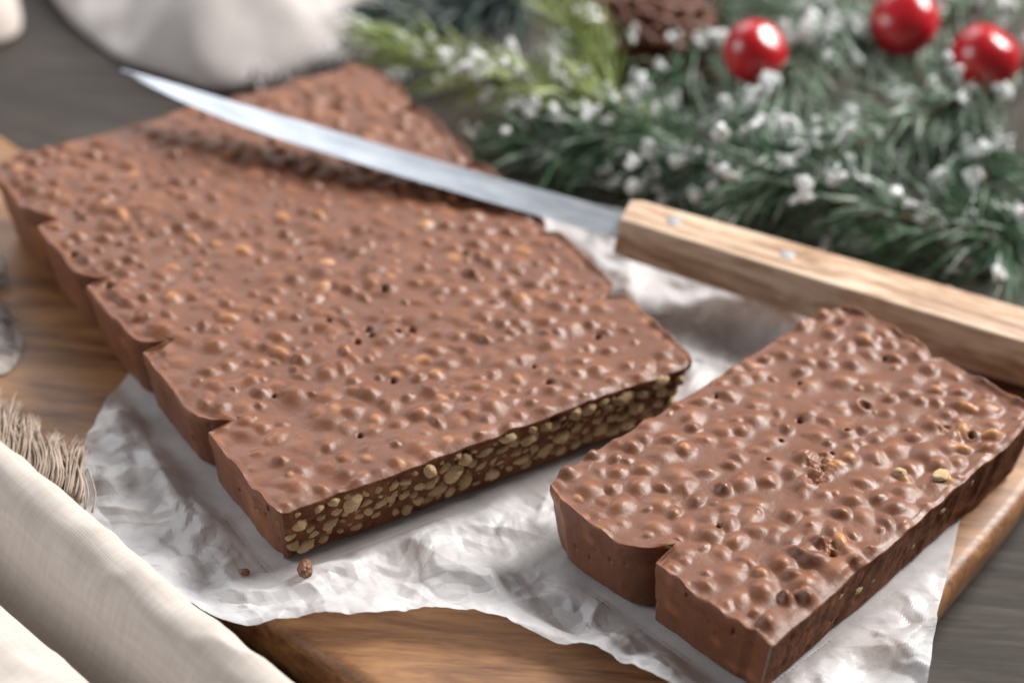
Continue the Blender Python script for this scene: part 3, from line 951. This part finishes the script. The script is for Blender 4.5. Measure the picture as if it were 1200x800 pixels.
def mound(name, parent, origin, edge, cc, height, mat, seed, amp):
    """a low bunched heap of cloth: closed outline, soft shoulders, uneven folds"""
    edge = np.array(edge, float); cc = np.array(cc, float)
    lp, m = [], len(edge)
    for i in range(m):
        a, b, c2, d = edge[i - 1], edge[i], edge[(i + 1) % m], edge[(i + 2) % m]
        for f in np.linspace(0, 1, 14, endpoint=False):
            lp.append(0.5 * (2 * b + (c2 - a) * f + (2 * a - 5 * b + 4 * c2 - d) * f * f + (3 * b - a - 3 * c2 + d) * f ** 3))
    lp = np.array(lp)
    ang = np.arctan2(lp[:, 1] - cc[1], lp[:, 0] - cc[0])
    dist = np.linalg.norm(lp - cc, axis=1)
    dirn = (lp - cc) / dist[:, None]
    rows = []
    for (sc_, zf) in ((0.97, 0.01), (1.0, 0.05), (1.005, 0.145), (0.985, 0.26), (0.95, 0.375), (0.9, 0.5), (0.84, 0.625), (0.76, 0.75), (0.66, 0.875), (0.5, 0.96), (0.34, 1.0), (0.18, 1.0), (0.02, 1.0)):
        q = cc + (lp - cc) * sc_
        fold = (2.6 * (fbm(q[:, 0] * 0.28, q[:, 1] * 0.28, seed, 3) - 0.5) + 1.1 * (np.abs(vnoise(q[:, 0] * 0.33 + q[:, 1] * 0.3, q[:, 0] * 0.12 - q[:, 1] * 0.1, seed + 5) - 0.5) - 0.2)) * min(1, zf / 0.6)
        rad = (fbm(ang * 2.2, ang * 0 + zf, seed + 3, 3) - 0.5) * 0.2 * dist * min(1, 0.3 + zf)
        q = q + dirn * (rad * sc_ * amp)[:, None]
        rows.append(np.c_[q, np.maximum(height * zf + fold * amp * height / 2.4, 0.01)])
    nl = len(lp)
    V = np.concatenate(rows)
    i = np.arange(len(rows) * nl).reshape(len(rows), nl)
    i2 = np.roll(i, -1, 1)
    Fq = np.stack([i[:-1], i2[:-1], i2[1:], i[1:]], -1).reshape(-1, 4)
    o = link(name, mesh_of(name, V - [origin[0], origin[1], 0], Fq, mat, True, uv=V[:, :2]), parent)
    md = o.modifiers.new('soft', 'SUBSURF'); md.levels = 1; md.render_levels = 1
    return o


side = thing('linen_cloth_corner', 'bunched pale linen cloth at the left edge beside the board', 'cloth', (-14.6, 52.0, -0.05))
mound('fold', side, (-14.6, 52.0), [(-16.5, 55.6), (-16.0, 53.0), (-14.4, 52.5), (-14.0, 53.0), (-14.05, 53.9), (-14.8, 54.9)], (-15.2, 53.9), 0.3, M['linen'], 161, 0.9)
mound('fold', side, (-14.6, 52.0), [(-16.5, 52.2), (-15.5, 49.0), (-13.2, 48.9), (-12.75, 49.8), (-13.1, 50.9), (-14.2, 51.9)], (-14.9, 50.6), 0.3, M['linen'], 171, 0.9)
mb = MB()
for k in range(200):
    s = rf.uniform(0, 1)
    b = np.array([-14.3 + 1.0 * s, 53.4 - 3.6 * s, 0.25]) + np.array([-0.25, 0, 0]) + rf.normal(0, 0.06, 3) * [1, 1, 0.5]
    if 0.18 < s < 0.42: continue
    e = b + np.array([0.55 + rf.normal(0, 0.12), -0.25 + rf.normal(0, 0.18), 0]); e[2] = rf.uniform(0.02, 0.15)
    mb.add(*tube(spline([b - [0.3, 0, 0.08], b, (b + e) / 2 + [0, 0, 0.1], e], 7), np.linspace(0.024, 0.015, 7), 4))
fo = link('fringe', mesh_of('fringe', np.array(mb.v) - [-14.6, 52.0, -0.05], mb.f, M['linen_back'], uv=np.array(mb.v)[:, :2]), side)
fo['kind'] = 'stuff'

# pale cloth behind
bc = thing('pale_linen_cloth', 'bunched pale linen cloth lying behind the slab at the back left', 'cloth', (-10.0, 74.0, -2.0))
base_edge = ([(-17.6, 74.5), (-16.2, 71.4), (-14.7, 69.4), (-12.9, 67.8), (-10.1, 66.6), (-8.0, 67.3), (-6.3, 68.8), (-5.2, 70.6), (-4.6, 73.5), (-4.9, 79), (-9, 84), (-15, 82), (-18, 78)]) 
mound('draped_cloth', bc, (-10.0, 74.0), base_edge, (-10.8, 74.8), 2.4, M['linen_back'], 141, 1.0)
mb = MB()
for k in range(60):
    s = rf.uniform(0, 1)
    b = np.array([-9.2 + 4.0 * s, 67.0 + 2.4 * s, rf.uniform(0.3, 0.8)])
    e = b + np.array([rf.normal(0.15, 0.25), -0.8 + rf.normal(0, 0.2), -b[2] + rf.uniform(0.1, 0.5)])
    mid = (b + e) / 2 + [rf.normal(0, 0.15), -0.3, 0.3]
    mb.add(*tube(spline([b, mid, e], 7), np.linspace(0.055, 0.04, 7), 5))
fo = link('fringe', mesh_of('fringe', np.array(mb.v) - [-10.0, 74.0, 0], mb.f, M['linen_back'], uv=np.array(mb.v)[:, :2]), bc)
fo['kind'] = 'stuff'
lt = thing('taupe_linen_fold', 'blurred taupe linen fold at the far left edge behind the slab', 'cloth', (-18.6, 71.0, -2.0))
mound('fold', lt, (-18.6, 71.0), [(-21.0, 73.5), (-20.5, 69.5), (-18.2, 68.4), (-17.0, 69.3), (-17.3, 71.0), (-18.3, 73.2)], (-19.0, 71.0), 0.9, M['linen'], 181, 0.7)

# ------------------------------------------------------------------ pine sprigs
def snow_mesh(seed):
    bm = bmesh.new()
    bmesh.ops.create_icosphere(bm, subdivisions=2, radius=1.0)
    for vv in bm.verts:
        p = vv.co
        k = 1 + 1.3 * (float(fbm(np.array(p.x * 1.5 + seed), np.array(p.y * 1.5 + p.z * 2.1), seed, 2)) - 0.5)
        vv.co = vv.co * k * CM
    me = bpy.data.meshes.new('snow_clump'); bm.to_mesh(me); bm.free()
    me.materials.append(M['snow'])
    me.polygons.foreach_set('use_smooth', np.full(len(me.polygons), True, dtype=bool))
    return me


SN = [snow_mesh(60 + i) for i in range(5)]


def sprig(label, path, mat, nlen, per_cm, seed, snow=10, wide=0.062, spread=0.85, frost=True):
    r = np.random.default_rng(seed)
    path = np.array(path, float)
    base = path[0].copy()
    root = thing('pine_sprig', label, 'pine sprig', base, 0, 'frosted pine sprigs behind the knife')
    st = spline(path, 40)
    V, Fc = tube(st - base, np.linspace(0.16, 0.06, 40), 7)
    link('stem', mesh_of('stem', np.array(V), Fc, M['twig']), root)
    seg = np.concatenate([[0], np.cumsum(np.linalg.norm(np.diff(st, axis=0), axis=1))])
    total = seg[-1]
    mb = MB()
    tips = []
    N = int(total * per_cm * 1.3)
    for k in range(N):
        s = total * (k + r.uniform(0, 1)) / N
        i = min(np.searchsorted(seg, s), len(st) - 1)
        p = st[i]
        tdir = st[min(i + 1, len(st) - 1)] - st[max(i - 1, 0)]; tdir /= np.linalg.norm(tdir)
        a = np.cross(tdir, [0, 0, 1.0]); a /= np.linalg.norm(a) + 1e-9
        b = np.cross(a, tdir)
        th = r.uniform(0, 2 * math.pi)
        out = math.cos(th) * a + math.sin(th) * b * 0.8
        ang = spread + r.normal(0, 0.16)
        endk = max(0.0, 1 - (total - s) / 2.0)
        ang *= 1 - 0.6 * endk
        dv = math.cos(ang) * tdir + math.sin(ang) * out
        ln = nlen * r.uniform(0.65, 1.1)
        e = p + dv * ln
        e[2] -= 0.12 * ln * r.random()
        if e[2] < -1.9: e[2] = -1.9 + r.uniform(0, 0.1)
        mid = (p + e) / 2 + np.array([0, 0, 0.10 * ln]) + r.normal(0, 0.04, 3)
        side_ = np.cross(dv, [r.normal(), r.normal(), r.normal()]); side_ /= np.linalg.norm(side_) + 1e-9
        up = np.cross(dv, side_)
        w = wide * 0.78 * r.uniform(0.8, 1.25)
        VV = [p + side_ * w * 0.6 - base, p - side_ * w * 0.6 - base, p + up * w * 0.5 - base,
              mid + side_ * w - base, mid - side_ * w - base, mid + up * w * 0.7 - base, e - base]
        mb.add(VV, [(0, 1, 4, 3), (1, 2, 5, 4), (2, 0, 3, 5), (3, 4, 6), (4, 5, 6), (5, 3, 6)])
        tips.append((e * 0.75 + p * 0.25, e))
    nd = mb.build('needles', mat, root, False)
    nd['kind'] = 'stuff'
    snow = int(snow * 1.6)
    if snow:
        top = sorted(tips, key=lambda q: -q[0][2] + r.normal(0, 0.5))[:max(snow * 5, 1)]
        for k in range(snow):
            q = top[int(r.integers(0, len(top)))]
            c0 = q[0] + (q[1] - q[0]) * r.uniform(-0.6, 0.8)
            dn = (q[1] - q[0]) / (np.linalg.norm(q[1] - q[0]) + 1e-9)
            for _ in range(int(r.integers(2, 6))):
                o = bpy.data.objects.new('snow_clump', SN[int(r.integers(0, 5))])
                COL.objects.link(o); o.parent = root
                pp = c0 + dn * r.normal(0, 0.22) + r.normal(0, 0.09, 3) - base
                o.location = Vector(pp) * CM
                sz = r.uniform(0.08, 0.21)
                o.scale = (sz * r.uniform(1, 1.7), sz * r.uniform(0.5, 0.9), sz * r.uniform(0.4, 0.8))
                o.rotation_euler = (r.uniform(0, 3), r.uniform(0, 3), r.uniform(0, 3))
    return root


sprig('yellow-green frosted sprig pointing left towards the slab corner', [(3.63, 62.44, 0.5), (0.75, 62.7, 1.0), (-1.62, 63.52, 1.2), (-4.15, 64.27, 1.5)], M['needle_yellow'], 2.6, 26, 1, 14, 0.06, 0.6)
sprig('yellow-green sprig fanning upward beside the pine cone', [(2.59, 63.27, 0.5), (1.68, 64.16, 2.0), (0.54, 65.09, 3.0)], M['needle_yellow'], 2.6, 34, 2, 14, 0.06, 0.6)
sprig('short yellow-green sprig between the slab corner and the knife handle', [(4.6, 61.2, 0.4), (2.4, 61.9, 1.2), (0.4, 62.2, 1.7), (-1.2, 62.2, 1.9)], M['needle_yellow'], 2.3, 26, 14, 14, 0.06, 0.65)
sprig('long dark green sprig with dark stem directly behind the knife handle', [(15.04, 57.19, 0.5), (9.41, 58.01, 1.2), (6.24, 59.13, 1.5), (3.56, 60.61, 1.2), (-0.16, 60.74, 0.5)], M['needle'], 2.9, 27, 3, 34, 0.06, 0.8)
sprig('dark green sprig pointing toward the viewer at the right edge', [(12.42, 64.51, 1.5), (13.32, 60.32, 1.2), (13.89, 56.9, 0.6)], M['needle'], 2.7, 28, 4, 22, 0.06, 0.75)
sprig('frosted green sprig below the rightmost red berry', [(16.49, 66.3, 2.0), (12.11, 62.17, 2.0), (8.49, 59.66, 1.5), (6.52, 58.37, 1.0)], M['needle_pale'], 2.6, 24, 5, 18, 0.06, 0.8)
sprig('grey-green frosted sprig just right of the single red berry', [(9.82, 67.83, 3.0), (8.35, 64.27, 2.5), (6.51, 60.77, 1.8)], M['needle_pale'], 2.6, 26, 6, 14, 0.06, 0.75)
sprig('grey-green frosted sprig running behind the pair of red berries', [(16.17, 69.35, 3.0), (12.32, 66.6, 2.4), (9.11, 64.6, 2.0), (7.05, 63.2, 1.4)], M['needle_pale'], 2.6, 24, 7, 14, 0.06, 0.8)
sprig('frosted green sprig lying over the pine cone', [(5.95, 69.07, 2.0), (5.12, 65.51, 1.5), (3.56, 63.26, 1.2)], M['needle'], 2.4, 20, 8, 16, 0.06, 0.7)
sprig('green sprig with brown stem between berries and knife handle', [(15.38, 61.67, 0.5), (11.75, 61.65, 0.8), (9.22, 62.42, 1.0)], M['needle_pale'], 2.4, 24, 9, 14, 0.06, 0.8)
sprig('deep teal sprig at the top behind the yellow-green one', [(0.28, 71.28, 0.0), (-1.89, 69.53, 0.0), (-4.6, 68.57, 0.0)], M['needle_dark'], 2.4, 60, 10, 0, 0.08, 0.8)
sprig('lowest dark green sprig lying on the table behind the handle', [(14.51, 57.26, -0.5), (10.9, 58.08, -0.5), (7.21, 59.28, -0.3), (3.7, 59.94, -0.3), (0.66, 60.76, -0.5)], M['needle'], 2.5, 24, 11, 14, 0.06, 0.85)
sprig('grey-green sprig on the table under the single red berry', [(9.02, 65.49, 0.0), (5.55, 65.51, 0.0), (2.06, 66.57, 0.0)], M['needle_pale'], 2.6, 26, 12, 10, 0.06, 0.85)
sprig('grey-green sprig on the table under the pair of berries', [(15.68, 67.46, 0.0), (11.67, 68.48, 0.0), (7.65, 71.23, 0.0)], M['needle_pale'], 2.8, 26, 13, 10, 0.06, 0.85)

# ------------------------------------------------------------------ berries
def berry(label, loc, rad, stem_pts, tilt, seed):
    root = thing('red_berry', label, 'berry', loc, 0, 'glossy red berries')
    bm = bmesh.new()
    bmesh.ops.create_uvsphere(bm, u_segments=40, v_segments=28, radius=1.0)
    for vv in bm.verts:
        p = vv.co
        k = 1 + 0.05 * (float(fbm(np.array(p.x * 1.2 + seed), np.array(p.y * 1.2 + p.z), seed, 2)) - 0.5)
        vv.co = Vector((p.x * k, p.y * k, p.z * 0.95 * k - (0.10 * math.exp(-((1 - p.z) * 9)) if p.z > 0 else 0))) * rad * CM
    me = bpy.data.meshes.new('fruit'); bm.to_mesh(me); bm.free()
    me.materials.append(M['berry'])
    me.polygons.foreach_set('use_smooth', np.full(len(me.polygons), True, dtype=bool))
    f = link('fruit', me, root)
    f.rotation_euler = tilt
    V, Fc = tube(spline(stem_pts, 16), 0.07, 7)
    link('stem', mesh_of('stem', np.array(V), Fc, M['twig']), root)
    return root


berry('single glossy red berry beside the pine cone, left of the other two', (6.57, 63.1, 3.0), 0.99, [(0.1, 0.2, -0.8), (0.5, 0.6, -1.6), (0.9, 0.9, -2.6)], (0.4, 0.5, 0.2), 1)
berry('upper left red berry of the close pair at the right', (11.17, 65.21, 3.2), 1.06, [(0.2, -0.3, -0.8), (0.7, -0.9, -1.5), (1.3, -1.6, -2.6)], (0.2, -0.6, 0.5), 2)
berry('lower right red berry of the close pair, at the right edge', (13.51, 63.75, 3.0), 1.07, [(-0.2, 0.1, -0.9), (-0.5, 0.3, -1.8), (-1.0, 0.4, -2.6)], (0.3, 0.4, 0.9), 3)

# ------------------------------------------------------------------ pine cone
pc = thing('pine_cone', 'dark brown open pine cone behind the yellow-green sprigs', 'pine cone', (3.7, 66.7, -2.0))
V, Fc = tube(np.array([(0, 0.0, 0.3), (0, 0, 1.5), (0, 0, 2.4), (0, 0, 3.4)]), np.array([0.5, 0.8, 0.6, 0.2]), 10)
link('core', mesh_of('core', np.array(V), Fc, M['cone']), pc)
sv = []
for j, f in enumerate(np.linspace(0, 1, 7)):
    w = (0.20 + 0.42 * math.sin(min(1, f * 1.15) * math.pi * 0.62)) * (1 if f < 0.98 else 0.8)
    zc = 0.34 * f * f
    for k, g in enumerate((-1, -0.5, 0, 0.5, 1)):
        sv.append((f * 1.35, g * w, zc - 0.12 * g * g * f + 0.06))
ns = len(sv)
sv2 = sv + [(a, b, c_ - 0.10) for (a, b, c_) in sv]
gf = grid_faces(7, 5)
Fc = [tuple(q) for q in gf] + [tuple(q[::-1] + ns) for q in gf]
bd = [i for i in range(5)] + [i * 5 + 4 for i in range(1, 7)] + [30 + k for k in (3, 2, 1, 0)] + [i * 5 for i in range(5, 0, -1)]
for k in range(len(bd)):
    a, b = bd[k], bd[(k + 1) % len(bd)]
    Fc.append((b, a, a + ns, b + ns))
scale_me = mesh_of('scale', np.array(sv2), Fc, M['cone'])
for k in range(64):
    f = k / 63
    o = bpy.data.objects.new('scale', scale_me)
    COL.objects.link(o); o.parent = pc
    th = k * 2.39996
    zz = 0.4 + 2.9 * f
    rr = 0.35 * math.sin(math.pi * min(1, 0.25 + 0.75 * f)) + 0.05
    s = 0.55 + 0.65 * math.sin(math.pi * (0.18 + 0.72 * f))
    o.location = Vector((rr * math.cos(th), rr * math.sin(th), zz)) * CM
    o.rotation_euler = (0, -0.25 - 0.85 * f, th)
    s *= 1.5
    o.scale = (s, s, s)
